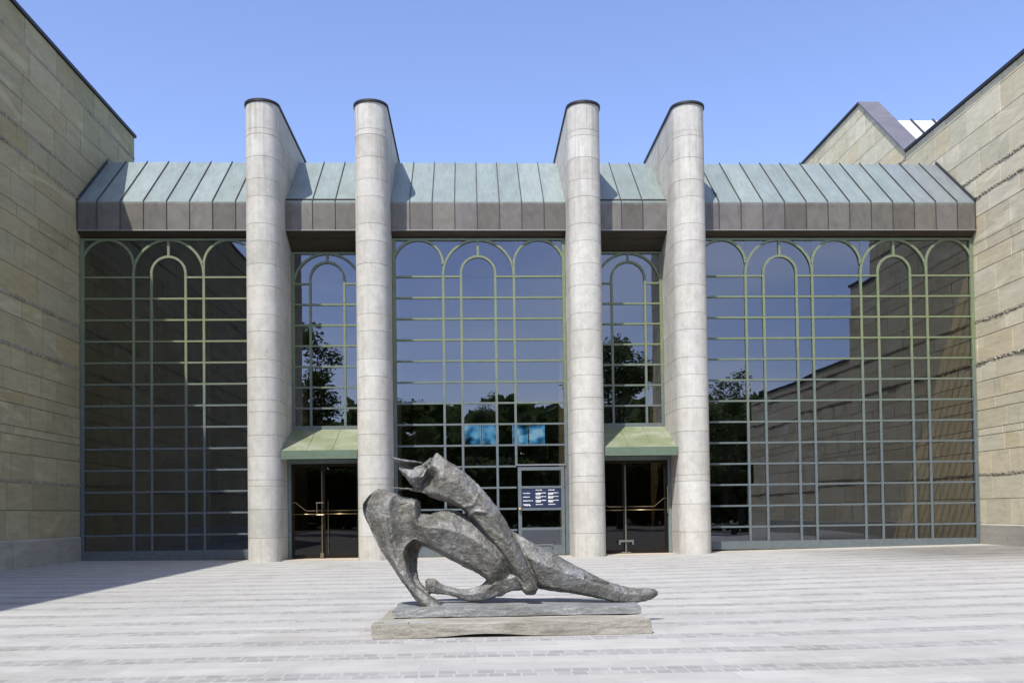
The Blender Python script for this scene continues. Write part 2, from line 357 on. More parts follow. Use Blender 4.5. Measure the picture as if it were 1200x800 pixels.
# piers
PJ=[0,.67,1.46,2.11,2.28,2.93,3.52,4.17,4.50,5.13,5.62,6.41,6.89,7.68,8.30,8.94,9.43,10.20,10.69,11.32,11.95,12.11,12.86]
PR=.462
def stadium(xc,r,y_end,n=22,yc=25.95):
    p=[(xc+r,y_end)]
    for i in range(n+1):
        a=-math.pi*i/n; p.append((xc+r*math.cos(a),yc+r*math.sin(a)))
    p.append((xc-r,y_end)); return p
def pier(xc,seed):
    rnd=random.Random(seed)
    b=MB(); b.prism(stadium(xc,PR-.012,30.0),-.2,12.86,'z',1)
    for i,(a,c) in enumerate(zip(PJ,PJ[1:])):
        g=.0045; off=rnd.uniform(-.0025,.0025); t=min(1,max(0,rnd.gauss(.55,.22))); w=rnd.uniform(0,.45)
        if a==0: a=-.2; t=.35; w=.6
        ys=(26.35+rnd.uniform(-.1,.1),27.6+rnd.uniform(-.2,.2),28.9) if i%2 else (26.95+rnd.uniform(-.15,.15),28.2+rnd.uniform(-.2,.2),29.5)
        b.prism(stadium(xc,PR+off,ys[0]-.004),a+g,c-g,'z',0,t,w)
        for p,q in zip(ys,list(ys[1:])+[30.02]):
            t2=min(1,max(0,rnd.gauss(.5,.25))); o2=rnd.uniform(-.003,.002)
            b.box(xc-PR-o2,xc+PR+o2,p+.004,q-.004,a+g,c-g,0,t2,rnd.uniform(0,.5))
    sh=b.build('pier',[M_pier,M_mortar],hall,fix=True)
    bm=bmesh.new(); bm.from_mesh(sh.data)
    for f in bm.faces: f.smooth=abs(f.normal.z)<.5
    for e in bm.edges: e.smooth = len(e.link_faces)==2 and e.calc_face_angle(0)<R_(25)
    bm.to_mesh(sh.data); bm.free()
    cb=MB(); cb.prism(stadium(xc,PR+.035,30.05),12.865,12.93,'z')
    co=cb.build('coping',M_darkmetal,sh)
    return sh
PX=(-5.855,-2.785,3.295,6.325)
for i,x in enumerate(PX): pier(x,40+i)

# roof bays
bays=[(XL+.015,PX[0]-PR-.006,[-10.80+.661*i for i in range(7)],0),(PX[0]+PR+.006,PX[1]-PR-.006,[-4.608,-3.948],1),
      (PX[1]+PR+.006,PX[2]-PR-.006,[-1.769+.660*i for i in range(7)],0),(PX[2]+PR+.006,PX[3]-PR-.006,[4.50,5.14],1),(PX[3]+PR+.006,XR-.015,[7.436+.6605*i for i in range(12)],0)]
ZB,ZK,ZR=9.615,10.455,12.47
def roofbay(x0,x1,seams,deep,seed):
    rnd=random.Random(seed)
    r=MB(); f=MB(); e=[x0]+[s for s in seams if x0<s<x1]+[x1]
    u=Vector((0,2.25,ZR-ZK)).normalized(); nrm=Vector((0,-u.z,u.y))
    for a,c in zip(e,e[1:]):
        t=rnd.random(); w=rnd.random()*.8
        if a>12.9: w={0:.90,1:.94,2:.97}.get(int((a-12.9)/.66),1.0)
        for kk in range(1):
            r.face([(a,26.75,ZK),(c,26.75,ZK),(c,29,ZR),(a,29,ZR)],0,t,w)
        r.face([(a,29,ZR),(c,29,ZR),(c,40,ZR-.3),(a,40,ZR-.3)],0,t,w)
        f.face([(a,26.75,ZB),(c,26.75,ZB),(c,26.75,ZK),(a,26.75,ZK)],0,rnd.random(),rnd.random()**2)
    for s in e[1:-1]+([x0+.02] if x0<-11 else [])+([x1-.02] if x1>15 else []):
        w=.009; h=.04 if (s-x0>.1 and x1-s>.1) else .09
        A=Vector((0,26.75,ZK)); B_=Vector((0,29.03,ZR+.027))
        r.prism([(A.y-.004,A.z),(B_.y,B_.z),(B_.y+nrm.y*h,B_.z+nrm.z*h),(A.y+nrm.y*h,A.z+nrm.z*h)],s-w,s+w,'x',1)
        f.box(s-w*.8,s+w*.8,26.72,26.752,ZB+.012,ZK-.005,1)
    # bright drip edge, kink fold
    f.box(x0,x1,26.725,26.775,ZB-.018,ZB+.008,2)
    if deep: r.box(x0,x1,26.80,26.835,ZK+.075,ZK+.105,1)
    ro=r.build('roof',[M_copper,M_seam],hall,fix=False); f.build('fascia',[M_fascia,M_seam,M_drip],hall,fix=False)
    s=MB(); yb=27.62 if deep else 27.05; zb=9.20 if deep else 9.44
    n=max(1,round((x1-x0)/.66))
    for i in range(n):
        a=x0+(x1-x0)*i/n; c=x0+(x1-x0)*(i+1)/n
        s.face([(a+.004,26.78,ZB-.012),(c-.004,26.78,ZB-.012),(c-.004,yb,zb),(a+.004,yb,zb)])
    s.face([(x0,26.76,ZB),(x1,26.76,ZB),(x1,yb,zb+.012),(x0,yb,zb+.012)])
    s.build('soffit',M_soffit,hall,fix=False)
M_drip=mat('worn drip edge',(.26,.25,.24),.5,.4)
for i,bb in enumerate(bays): roofbay(*bb,seed=60+i)

# windows
HZ=[8.295-.6275*i for i in range(13)]      # rails
def arch_pts(xc,zc,r,n=16,a0=0,a1=math.pi): return [(xc+r*math.cos(a0+(a1-a0)*i/n),zc+r*math.sin(a0+(a1-a0)*i/n)) for i in range(n+1)]
def arc_bar(b,xc,zc,r,w,y0,y1,a0=0,a1=math.pi,n=20,zmax=99):
    o=arch_pts(xc,zc,r+w/2,n,a0,a1); i=arch_pts(xc,zc,r-w/2,n,a0,a1)
    for k_ in range(n):
        q=[o[k_],o[k_+1],i[k_+1],i[k_]]
        q=[(x,min(z,zmax)) for x,z in q]
        if max(z for x,z in q)-min(z for x,z in q)<1e-4: continue
        b.prism(q,y0,y1,'y')
W=.068
def window(x0,x1,mull,arches,Y,zbot,ztop,gap=None,rails=HZ,parent=hall,label=None,fw=.10,sillh=.28):
    """mull = vertical bar x positions; arches = list of (xa,xb,inner) spans; gap=(xa,xb,ztop) leaves room for a door"""
    b=MB(); d=.09
    zs=ztop-.02
    def vb(x,z0,z1,w=W,dd=0): b.box(x-w/2,x+w/2,Y-dd,Y+d,z0,z1)
    b.box(x0,x0+fw,Y-.02,Y+d+.02,zbot,ztop); b.box(x1-fw,x1,Y-.02,Y+d+.02,zbot,ztop)
    b.box(x0+fw,x1-fw,Y-.012,Y+d+.01,ztop-.06,ztop)
    segs=[(x0+fw,x1-fw)] if not gap else [(x0+fw,gap[0]),(gap[1],x1-fw)]
    for a,c in segs:
        if c-a>.05: b.box(a,c,Y-.015,Y+d+.015,zbot,zbot+sillh)
    tops={}
    for xa,xb,inner in arches:
        xc=(xa+xb)/2; r=(xb-xa)/2
        arc_bar(b,xc,ztop-.04-r,r,W,Y-.004,Y+d-.01,zmax=ztop-.03)
        for x in (xa,xb): tops[round(x,3)]=ztop-.04-r
        if inner:
            ri=(inner[1]-inner[0])/2; zc=8.93-.03-ri if Y<27.3 else 8.87-ri+.02
            arc_bar(b,(inner[0]+inner[1])/2,zc,ri,W,Y-.006,Y+d-.012)
            for x in inner: tops[round(x,3)]=zc
            b.box((inner[0]+inner[1])/2-W/2,(inner[0]+inner[1])/2+W/2,Y-.002,Y+d-.01,zc+ri+W/2-.01,ztop-.05)
    for x in mull:
        tp=tops.get(round(x,3),ztop-.3)
        zb=zbot+sillh-.002
        if gap and gap[0]-.02<x<gap[1]+.02: zb=gap[2]
        vb(x,zb,tp)
    for i,z in enumerate(rails):
        if z<zbot+sillh+.1: continue
        cells=[(x0+fw,x1-fw)]
        cuts=[]
        if i==0: cuts+= [a[2] for a in arches if a[2]]
        if gap and z<gap[2]: cuts.append(gap[:2])
        for ca,cb in cuts:
            nc=[]
            for a,c in cells:
                if cb<=a or ca>=c: nc.append((a,c))
                else:
                    if ca>a: nc.append((a,ca))
                    if cb<c: nc.append((cb,c))
            cells=nc
        for a,c in cells:
            if c-a>.03: b.box(a,c,Y+.004,Y+d-.015,z-.026,z+.026)
    fr=b.build('window',M_frame,parent)
    if label: fr['label']=label
    g=MB(); yg=Y+.05; rp_=random.Random(int((x0+30)*100))
    def panes(xs,zs):
        for xa,xb in zip(xs,xs[1:]):
            for za,zb in zip(zs,zs[1:]):
                if gap and xa>gap[0]-.02 and zb<gap[2]+.02: continue
                a_,b_=rp_.gauss(0,.0020)*(xb-xa),rp_.gauss(0,.0020)*(zb-za)
                g.face([(xa,yg-a_-b_,za),(xb,yg+a_-b_,za),(xb,yg+a_+b_,zb),(xa,yg-a_+b_,zb)])
    zlow=[zbot+.1]+[z for z in sorted(rails) if z>zbot+sillh+.1]
    if gap: zlow=sorted(set([z for z in zlow if abs(z-gap[2])>.1]+[gap[2]]))
    panes([x0+.05]+list(mull)+[x1-.05],zlow)
    edges=sorted(set([round(e,3) for a in arches for e in a[:2]])); edges=[e for e in edges if x0+.1<e<x1-.1]
    panes([x0+.05]+edges+[x1-.05],[zlow[-1],ztop-.02])
    g.build('glazing',M_glass,fr,fix=False)
    return fr
ZT=9.435
Yw=26.97
# left window (the last arch runs in behind the pier)
window(XL+.02,PX[0]-PR-.008,[-9.853,-9.335,-8.348,-7.825],[(-11.33,-9.853,None),(-9.853,-7.825,(-9.335,-8.348)),(-7.825,-6.35,None)],Yw,.03,ZT,label='arched window in the shade of the left wing')
# centre window with the glass door
window(PX[1]+PR+.008,PX[2]-PR-.008,[-.815,-.285,.73,1.285],[(-2.27,-.815,None),(-.815,1.285,(-.285,.73)),(1.285,2.78,None)],Yw,.02,ZT,gap=(1.285,2.74,2.66),label='arched middle window with a glazed door in its corner')
# right window
window(PX[3]+PR+.008,XR-.02,[8.265,8.81,9.815,10.30,11.79,12.315,13.315,13.82],[(6.86,8.265,None),(8.265,10.30,(8.81,9.815)),(10.30,11.79,None),(11.79,13.82,(12.315,13.315)),(13.82,15.23,None)],Yw,.10,ZT,label='widest arched window beside the sunlit wing',sillh=.24)
# narrow windows over the doorways
HZ2=[8.235-.6255*i for i in range(7)]
for xa,xb,lab in ((PX[0]+PR+.008,PX[1]-PR-.008,'narrow window over the left doorway'),(PX[2]+PR+.008,PX[3]-PR-.008,'narrow window over the right doorway')):
    xc=(xa+xb)/2
    window(xa,xb,[xc-.51,xc+.51],[(xa+.06,xb-.06,(xc-.51,xc+.51))],27.55,3.83,9.195,rails=HZ2,label=lab,sillh=.12,fw=.09)

# canopies
for i,(xa,xb) in enumerate(((PX[0]+PR-.05,PX[1]-PR+.05),(PX[2]+PR-.05,PX[3]-PR+.05))):
    xa+=.055; xb-=.055
    b=MB(); n=3
    for j in range(n):
        a=xa+(xb-xa)*j/n; c=xa+(xb-xa)*(j+1)/n
        b.face([(a,25.86,3.10),(c,25.86,3.10),(c,27.56,3.85),(a,27.56,3.85)])
    for j in range(1,n):
        x=xa+(xb-xa)*j/n; b.prism([(25.87,3.103),(27.5,3.822),(27.5,3.842),(25.87,3.123)],x-.008,x+.008,'x')
    cn=b.build('canopy',M_canopy,hall,fix=False)
    b=MB(); b.box(xa,xb,25.83,25.875,2.86,3.105); b.build('fascia',M_canopyf,cn)
    b=MB(); b.face([(xa,25.88,2.90),(xb,25.88,2.90),(xb,27.6,2.95),(xa,27.6,2.95)]); b.build('soffit',M_soffit,cn,fix=False)

# doorways
YD=26.86
def doorway(xa,xb,kind):
    z0=gz(xa)+.02
    j=MB()
    for a,c in ((xa,xa+.09),(xb-.09,xb)): j.box(a,c,YD-.06,YD+.12,z0-.1,2.90)
    j.box(xa+.09,xb-.09,YD-.05,YD+.11,2.78,2.90)
    df=j.build('door_frame',M_frame2,hall)
    th=MB(); th.box(xa,xb,YD-.95,YD+.5,-.1,z0+.004); th.build('threshold',M_thresh,df)
    mid=(xa+xb)/2 + (-.06 if kind==0 else -.33)
    for s,(a,c) in enumerate(((xa+.094,mid-.004),(mid+.004,xb-.094))):
        d=MB()
        st=.05
        d.box(a,a+st,YD,YD+.05,z0+.01,2.775); d.box(c-st,c,YD,YD+.05,z0+.01,2.775)
        d.box(a+st,c-st,YD+.002,YD+.048,2.70,2.775); d.box(a+st,c-st,YD+.002,YD+.048,z0+.01,z0+.11)
        lf=d.build('door',M_bronzeframe,hall)
        g=MB(); g.face([(a+.03,YD+.025,z0+.05),(c-.03,YD+.025,z0+.05),(c-.03,YD+.025,2.75),(a+.03,YD+.025,2.75)]); g.build('glazing',M_doorglass,lf,fix=False)
        p=MB(); yp=YD-.07; r=.013
        outer = a if s==0 else c; inner_= c if s==0 else a; sg=1 if s==0 else -1
        zt,zl,zu=1.41,1.31,1.64
        if kind==0 and s==1: pts=[(outer,yp,zt),(inner_,yp,zt)]
        elif kind==1 and s==0: pts=[(outer,yp,zt+.05),(outer+.14,yp,zt),(inner_,yp,zt)]
        else: pts=[(outer+sg*.01,yp,zu),(outer+sg*.13,yp,zu+.01),(outer+sg*.42,yp,zt),(inner_-sg*.02,yp,zt)]
        p.tube(pts,r,8); p.tube([(outer+sg*.01,yp,zl),(inner_-sg*.02,yp,zl)],r,8)
        for x in (outer+sg*.45,inner_-sg*.06): p.tube([(x,yp,zl),(x,YD+.005,zl)],.008,6); p.tube([(x,yp,zt),(x,YD+.005,zt)],.008,6)
        p.build('push_bar',M_brass,lf,smooth=True)
    if kind==0:
        h=MB(); x=mid-.02
        h.tube([(x,YD-.09,1.0),(x,YD-.09,2.55)],.014,8); h.tube([(x-.17,YD-.09,1.64),(x+.05,YD-.09,1.64)],.02,8)
        h.tube([(x-.15,YD-.09,1.64),(x-.15,YD-.09,1.29)],.018,8); h.tube([(x-.17,YD-.09,1.29),(x+.05,YD-.09,1.29)],.016,8)
        h.tube([(x,YD-.09,.18),(x,YD-.09,1.0)],.024,8); h.tube([(x,YD-.09,1.62),(x,YD,1.62)],.01,6); h.tube([(x,YD-.09,.3),(x,YD,.3)],.01,6)
        h.box(x-.05,x+.05,YD-.14,YD-.03,z0+.02,.19)
        h.tube([(x+.17,YD-.05,.16),(x+.17,YD-.05,1.7)],.008,6)
        h.build('door_handle',M_bronze_h,df,smooth=False)
    else:
        h=MB(); x=mid
        h.tube([(x,YD-.09,.42),(x,YD-.09,2.62)],.017,8); h.tube([(x,YD-.09,.42),(x,YD-.09,.9)],.026,8)
        h.box(x-.22,x+.22,YD-.15,YD-.03,.37,.43); h.box(x-.22,x-.17,YD-.15,YD-.03,.30,.369); h.box(x+.17,x+.22,YD-.15,YD-.03,.30,.369)
        h.tube([(x,YD-.09,.37),(x,YD-.09,z0)],.03,8); h.tube([(x-.14,YD-.09,z0+.03),(x+.14,YD-.09,z0+.03)],.02,6)
        for z in (1.0,2.3): h.tube([(x,YD-.09,z),(x,YD,z)],.01,6)
        h.build('door_pull',M_steel2,df)
        h=MB(); h.box(xb-.13,xb-.10,YD-.11,YD-.065,1.2,2.0); h.build('door_handle',M_brass,df)
M_thresh=mat('worn beige threshold stone',(.42,.36,.28),.85)
M_bronze_h=mat('aged bronze handle',(.34,.27,.18),.35,1)
M_steel2=mat('dull grey steel',(.22,.22,.20),.45,.8)
doorway(PX[0]+PR+.01,PX[1]-PR-.01,0)
doorway(PX[2]+PR+.01,PX[3]-PR-.01,1)

# glazed corner door of the middle window
a,c=1.325,2.70; zt=2.62; z0=.03
d=MB(); st=.10
d.box(a,a+st,Yw-.05,Yw+.03,z0,zt); d.box(c-st,c,Yw-.05,Yw+.03,z0,zt)
d.box(a+st,c-st,Yw-.048,Yw+.028,zt-.10,zt); d.box(a+st,c-st,Yw-.048,Yw+.028,z0,z0+.28)
for z in (.795,1.375,2.02): d.box(a+st,c-st,Yw-.046,Yw+.026,z-.035,z+.035)
gd=d.build('glazed_door',M_frame2b if 'M_frame2b' in globals() else M_frame,hall)
g=MB(); g.face([(a+.05,Yw-.01,z0+.1),(c-.05,Yw-.01,z0+.1),(c-.05,Yw-.01,zt-.05),(a+.05,Yw-.01,zt-.05)]); g.build('glazing',M_glass,gd,fix=False)
h=MB(); h.tube([(a+.055,Yw-.05,1.38),(a+.055,Yw-.12,1.38)],[.016,.016],8); h.tube([(a+.0,Yw-.12,1.38),(a+.02,Yw-.125,1.38),(a+.09,Yw-.125,1.38),(a+.11,Yw-.12,1.38)],[.02,.036,.036,.02],10); h.build('door_knob',M_brass,gd,smooth=True)
h=MB(); h.box(a+.55,a+1.0,Yw-.075,Yw-.05,.31,.335); h.tube([(a+.98,Yw-.075,.25),(a+.98,Yw-.075,.34)],.025,8); h.build('door_stop',M_steel,gd)
h=MB(); h.box(1.30,2.74,Yw-.075,Yw-.003,2.66,2.70); h.build('drip_rail',M_steel,gd)
# notice board fixed inside the door's third light
b=MB(); bx0,bx1,bz0,bz1=a+st+.01,c-st-.01,1.42,1.975
b.box(bx0,bx1,Yw-.035,Yw-.018,bz0,bz1)
sg=b.build('notice_board',M_navy); tag(sg,'navy notice board with three columns of small white text on the glazed door','sign')
t=MB(); wv=bx1-bx0; hv=bz1-bz0
def line(u0,u1,v0,v1,rnd):
    """a line of small lettering: word-long runs of short strokes"""
    x=bx0+wv*u0; xe=bx0+wv*u1; za=bz0+hv*v0; zb=bz0+hv*v1
    while x<xe:
        lw_=rnd.uniform(.006,.013)
        t.box(x,min(x+lw_,xe),Yw-.039,Yw-.0352,za+rnd.uniform(0,.25)*(zb-za),zb-rnd.uniform(0,.2)*(zb-za)); x+=lw_+rnd.choice((.002,.002,.003,.008))
rn=random.Random(3)
for u0,u1,v in ((.03,.21,.735),(.03,.20,.535),(.03,.285,.335),(.03,.20,.135),(.06,.23,.09)): line(u0,u1,v,v+.055,rn)
for u0 in (.355,.675):
    line(u0,u0+.165,.90,.955,rn)
    for kk,v in enumerate((.72,.53,.33)):
        line(u0,u0+.14,v-.015,v+.075,rn); line(u0+.15,u0+.265,v+.025,v+.075,rn); line(u0,u0+.12,v-.06,v-.01,rn)
    line(u0,u0+.18,.14,.19,rn)
t.build('lettering',M_white,sg)

# hall interior: floor, end walls, back wall, ceiling
for xa,xb in ((-.35,.38),(.42,1.15),(1.75,2.45),(2.49,3.2)):
    b=MB(); b.box(xa+.01,xb-.01,40.1,40.12,4.21,5.14); rwn=b.build('rear_window',M_bluegl,hall)
b=MB(); b.box(.381,.419,40.0,40.3,4.2,5.15); b.build('rear_mullion',M_darkmetal,hall)
b=MB(); b.box(2.451,2.489,40.0,40.3,4.2,5.15); b.build('rear_mullion',M_darkmetal,hall)
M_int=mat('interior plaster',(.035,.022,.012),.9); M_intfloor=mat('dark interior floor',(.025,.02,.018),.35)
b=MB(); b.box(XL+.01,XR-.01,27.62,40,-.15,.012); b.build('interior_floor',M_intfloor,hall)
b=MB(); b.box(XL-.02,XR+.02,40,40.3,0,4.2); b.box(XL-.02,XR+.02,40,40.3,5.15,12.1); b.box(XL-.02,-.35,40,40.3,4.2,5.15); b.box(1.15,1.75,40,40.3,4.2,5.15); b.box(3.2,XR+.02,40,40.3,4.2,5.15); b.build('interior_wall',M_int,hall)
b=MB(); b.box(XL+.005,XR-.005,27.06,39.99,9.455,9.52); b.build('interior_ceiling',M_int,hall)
# continue the ashlar of the wings inside the hall (seen through the glass)
# (the wing walls themselves run on to y = 31 m; this closes the rest)
for xa,xb,y_ in ((XR-.003,XR+.02,31.12),(XL-.02,XL+.003,31.32)):
    b=MB(); b.prism([(26.95,0),(39.95,0),(39.95,9.6),(y_,9.6),(y_,.75),(26.95,.75)],xa,xb,'x'); b.build('interior_lining',M_wall,hall)

# ------------------------------------------------------------------ sculpture
M_bronze=mat('weathered grey bronze',rough=.45,metal=.6,spec=.5); k=N(M_bronze)
v=k.coord(); n1=k.noise(v,2.2,6,.7,.8); n2=k.noise(v,9,6,.75,.5); n3=k.noise(v,45,4,.7); n4=k.noise(k.coord(scale=(1,1,.35)),5,4,.6,1.5)
c=k.ramp(n1,[(.30,(.095,.09,.07)),(.46,(.16,.155,.138)),(.60,(.235,.237,.23)),(.75,(.35,.36,.37))])
c=k.mix(c,k.ramp(n2,[(.28,.45),(.47,.92),(.68,1.45)]),1,'MULTIPLY')
c=k.mix(c,k.ramp(n3,[(.25,.72),(.6,1.05),(.8,1.25)]),1,'MULTIPLY')
c=k.mix(c,(.17,.155,.085),k.math('MULTIPLY',k.ramp(n4,[(.55,0),(.68,1)]),.55))
k.base(c); k.rough(k.ramp(n2,[(.3,.72),(.7,.42)]))
bp1=k.bump(n2,.38,.03); k.bump(n3,.85,.014,prev=bp1)
M_bbase=mat('grey green bronze slab',rough=.6,metal=.35); k=N(M_bbase)
v=k.coord(scale=(.5,1,1.6)); n1=k.noise(v,4,6,.7,.5); n3=k.noise(k.coord(),40,3,.6)
c=k.ramp(n1,[(.3,(.15,.155,.14)),(.5,(.24,.25,.24)),(.7,(.33,.34,.34))]); c=k.mix(c,k.ramp(n3,[(.3,.8),(.7,1.15)]),1,'MULTIPLY'); k.base(c); k.bump(k.mix(n1,n3,.5),.5,.03)

SX,SZ=.003289,.00329
YC=10.62
def P3(X,Y): return (-1.276+(X-75)*SX, 1.983-(Y-33)*SZ-(X-335)*.00006)
def loft(bm, st, n=32, m=6, ph=.3, k_=.97):
    """st = list of (ax,ay,bx,by, half_thickness, y_offset, exponent): cross-sections between two outline points"""
    rings=[]
    # resample by linear subdivision
    ss=[]
    for p,q in zip(st,st[1:]):
        for i in range(4):
            f=i/4; ss.append([p[k_]*(1-f)+q[k_]*f for k_ in range(7)])
    ss.append(list(st[-1]))
    for s_ in ss:
        A=Vector(P3(s_[0],s_[1])); B_=Vector(P3(s_[2],s_[3])); th,yo,e=s_[4:]
        c_=(A+B_)/2; h=(A-B_)/2; ring=[]; prof_=[]
        for j in range(n):
            a=2*math.pi*j/n; ca,sa=math.cos(a),math.sin(a)
            u=math.copysign(abs(ca)**(2/e),ca); w=math.copysign(abs(sa)**(2/e),sa)
            q=2*math.pi/m; rr=math.cos(q/2)/math.cos(((a+ph)%q)-q/2); f_=(1-k_)+k_*rr
            prof_.append((u*f_,w*f_))
        mu=max(abs(p_[0]) for p_ in prof_); mw=max(abs(p_[1]) for p_ in prof_)
        for u,w in prof_:
            p=c_+h*(u/mu); ring.append(bm.verts.new((p.x,YC+yo+th*w/mw,p.y)))
        rings.append(ring)
    for r1,r2 in zip(rings,rings[1:]):
        for j in range(n): bm.faces.new((r1[j],r1[(j+1)%n],r2[(j+1)%n],r2[j]))
    bm.faces.new(rings[0][::-1]); bm.faces.new(rings[-1])
bm=bmesh.new()
# barrel of the body
loft(bm,[(248,222,235,330,.20,.04,2.3),(278,246,262,348,.25,.0,2.2),(312,247,300,366,.27,-.02,2.1),(352,232,342,388,.285,-.03,2.1),(395,232,378,408,.29,-.03,2.1),(435,246,412,425,.29,-.03,2.1),(486,264,445,442,.295,-.04,2.1),(536,312,480,458,.30,-.05,2.2),(582,362,505,478,.29,-.05,2.3),(605,430,520,520,.25,0,2.3),(640,475,545,540,.2,0,2.3)])
# folded leg on the slab, from its knob to the hip
loft(bm,[(292,478,294,506,.05,-.12,2.6),(304,469,300,520,.085,-.12,2.4),(326,471,318,525,.09,-.12,2.2),(344,486,336,526,.075,-.12,2.1),(370,499,362,526,.065,-.12,2.0),(402,505,394,533,.075,-.11,2.0),(432,508,424,546,.09,-.1,2.0),(462,504,455,553,.11,-.08,2.1),(488,492,486,551,.15,-.06,2.1),(506,474,520,545,.19,-.04,2.2),(545,440,556,531,.23,-.02,2.2),(600,430,600,516,.25,0,2.2),(650,430,650,514,.25,0,2.2)])
# long outstretched leg
loft(bm,[(585,300,628,505,.17,.14,2.1),(612,309,655,515,.21,.10,2.1),(650,334,690,512,.23,.06,2.1),(700,361,730,517,.23,.04,2.1),(750,387,780,524,.215,.02,2.1),(800,414,830,530,.19,0,2.2),(850,440,870,537,.165,0,2.2),(900,465,915,546,.14,0,2.2),(950,486,960,556,.12,0,2.2),(1000,500,1005,561,.105,0,2.1),(1045,507,1042,557,.085,0,2.1),(1080,505,1075,551,.065,0,2.0),(1100,508,1098,541,.05,0,2.0),(1116,517,1114,531,.02,0,2.0)])
# upper limb, from the torn opening down to the slab
loft(bm,[(336,29,285,166,.11,-.10,1.5),(352,42,305,186,.155,-.11,1.6),(380,62,335,196,.19,-.12,1.8),(430,96,375,207,.215,-.13,2.0),(480,143,415,226,.215,-.14,2.1),(522,190,448,252,.205,-.16,2.1),(555,236,478,286,.20,-.18,2.1),(583,284,510,332,.19,-.19,2.1),(608,330,540,374,.185,-.20,2.1),(634,378,574,420,.165,-.21,2.1),(656,430,601,458,.145,-.21,2.1),(672,470,620,490,.125,-.21,2.1),(684,500,630,512,.10,-.24,2.2),(672,523,640,524,.06,-.23,2.2)])
# torn mouth: jaw wedge, rim and the blade above it
loft(bm,[(330,40,290,170,.09,-.10,1.4),(300,84,268,164,.15,-.10,1.3),(270,92,256,158,.15,-.08,1.3),(240,90,240,140,.12,-.06,1.3),(215,86,222,112,.07,-.04,1.4),(200,84,208,96,.03,-.03,1.6)])
loft(bm,[(170,43,172,50,.02,.02,2.2),(190,48,195,62,.06,.03,2.4),(220,54,222,66,.09,.05,2.6),(255,58,256,68,.12,.07,2.6),(284,62,284,72,.10,.08,2.6)])
loft(bm,[(192,52,214,112,.02,.07,2.4),(222,60,240,120,.03,.11,2.4),(256,62,270,150,.035,.12,2.4),(292,78,300,160,.06,.10,2.4)])
loft(bm,[(255,84,252,96,.03,-.02,2.4),(285,74,283,90,.04,-.08,2.4),(318,48,312,78,.05,-.13,2.2)])
loft(bm,[(176,152,178,158,.015,.02,2.2),(230,154,232,162,.03,.0,2.2),(280,160,282,172,.06,-.04,2.2),(330,172,326,190,.1,-.06,2.2)])
# faceted neck mass and the near leg
loft(bm,[(128,160,152,162,.08,.0,2.6),(100,180,205,180,.16,.0,2.8),(86,198,268,197,.21,.0,3.2),(75,216,275,203,.23,.0,3.4),(76,240,277,236,.24,.0,3.6),(86,265,279,268,.245,.0,3.6),(98,290,279,300,.24,.0,3.4),(108,315,272,335,.23,.0,3.2),(120,340,250,354,.21,-.02,3.0),(134,365,232,366,.185,-.05,2.8),(152,392,226,390,.16,-.08,2.6),(172,420,231,420,.14,-.11,2.4),(192,450,240,448,.125,-.14,2.3),(213,480,252,474,.11,-.16,2.2),(232,506,270,498,.105,-.18,2.2),(250,532,300,520,.105,-.19,2.2),(268,552,334,542,.11,-.20,2.3),(283,566,352,560,.12,-.20,2.4),(288,572,352,570,.11,-.20,2.5)])
# far leg in shadow
loft(bm,[(215,335,295,345,.12,.15,2.6),(218,362,275,368,.11,.17,3),(220,400,262,402,.10,.16,3),(228,440,259,440,.09,.12,2.8),(240,480,268,478,.08,.04,2.6),(262,520,296,512,.08,-.05,2.4)])
me=bpy.data.meshes.new('tmp'); bmesh.ops.recalc_face_normals(bm,faces=bm.faces); bm.to_mesh(me); bm.free()
to=bpy.data.objects.new('tmp',me); C.objects.link(to)
md=to.modifiers.new('r','REMESH'); md.mode='VOXEL'; md.voxel_size=.0115; md.use_smooth_shade=True
md=to.modifiers.new('s','SMOOTH'); md.factor=.5; md.iterations=1; md.factor=.3
bpy.context.view_layer.update()
dg=bpy.context.evaluated_depsgraph_get(); me2=bpy.data.meshes.new_from_object(to.evaluated_get(dg))
bpy.data.objects.remove(to)
bm=bmesh.new(); bm.from_mesh(me2); bm.normal_update()
def seg(p,a,b_):
    ab=b_-a; t_=max(0,min(1,(p-a).dot(ab)/ab.length_squared)); return (p-(a+ab*t_)).length,t_
def T2(X,Y): return Vector(P3(X,Y))
creases=[ # (points, width m, depth m)
 ([(150,170),(163,200),(170,260),(180,330),(200,400)],.018,.016),
 ([(270,200),(277,260),(262,330)],.022,.018),
 ([(212,215),(222,330)],.13,.055),
 ([(855,466),(885,480),(938,488)],.024,.04),
 ([(600,318),(640,390),(668,450),(690,505)],.026,.012),
 ([(420,225),(480,290),(535,350),(580,412),(625,478)],.018,.035),
 ([(445,250),(470,235),(505,240)],.02,-.02),
 ([(425,222),(462,215),(480,180)],.02,-.012),
 ([(300,85),(262,148)],.02,.02),
 ([(520,300),(585,345)],.03,-.008),
 ([(680,508),(730,505),(800,520)],.02,.02)]
CR=[([T2(*p) for p in pts],w,d) for pts,w,d in creases]
dents=[((302,132),.15,.22),((322,105),.09,.08),((240,112),.06,.05),((330,300),.2,-.02),((520,505),.1,.02),((470,140),.2,.03),((560,470),.12,.03)]
DN=[(T2(*p),r,d) for p,r,d in dents]
nv=[]
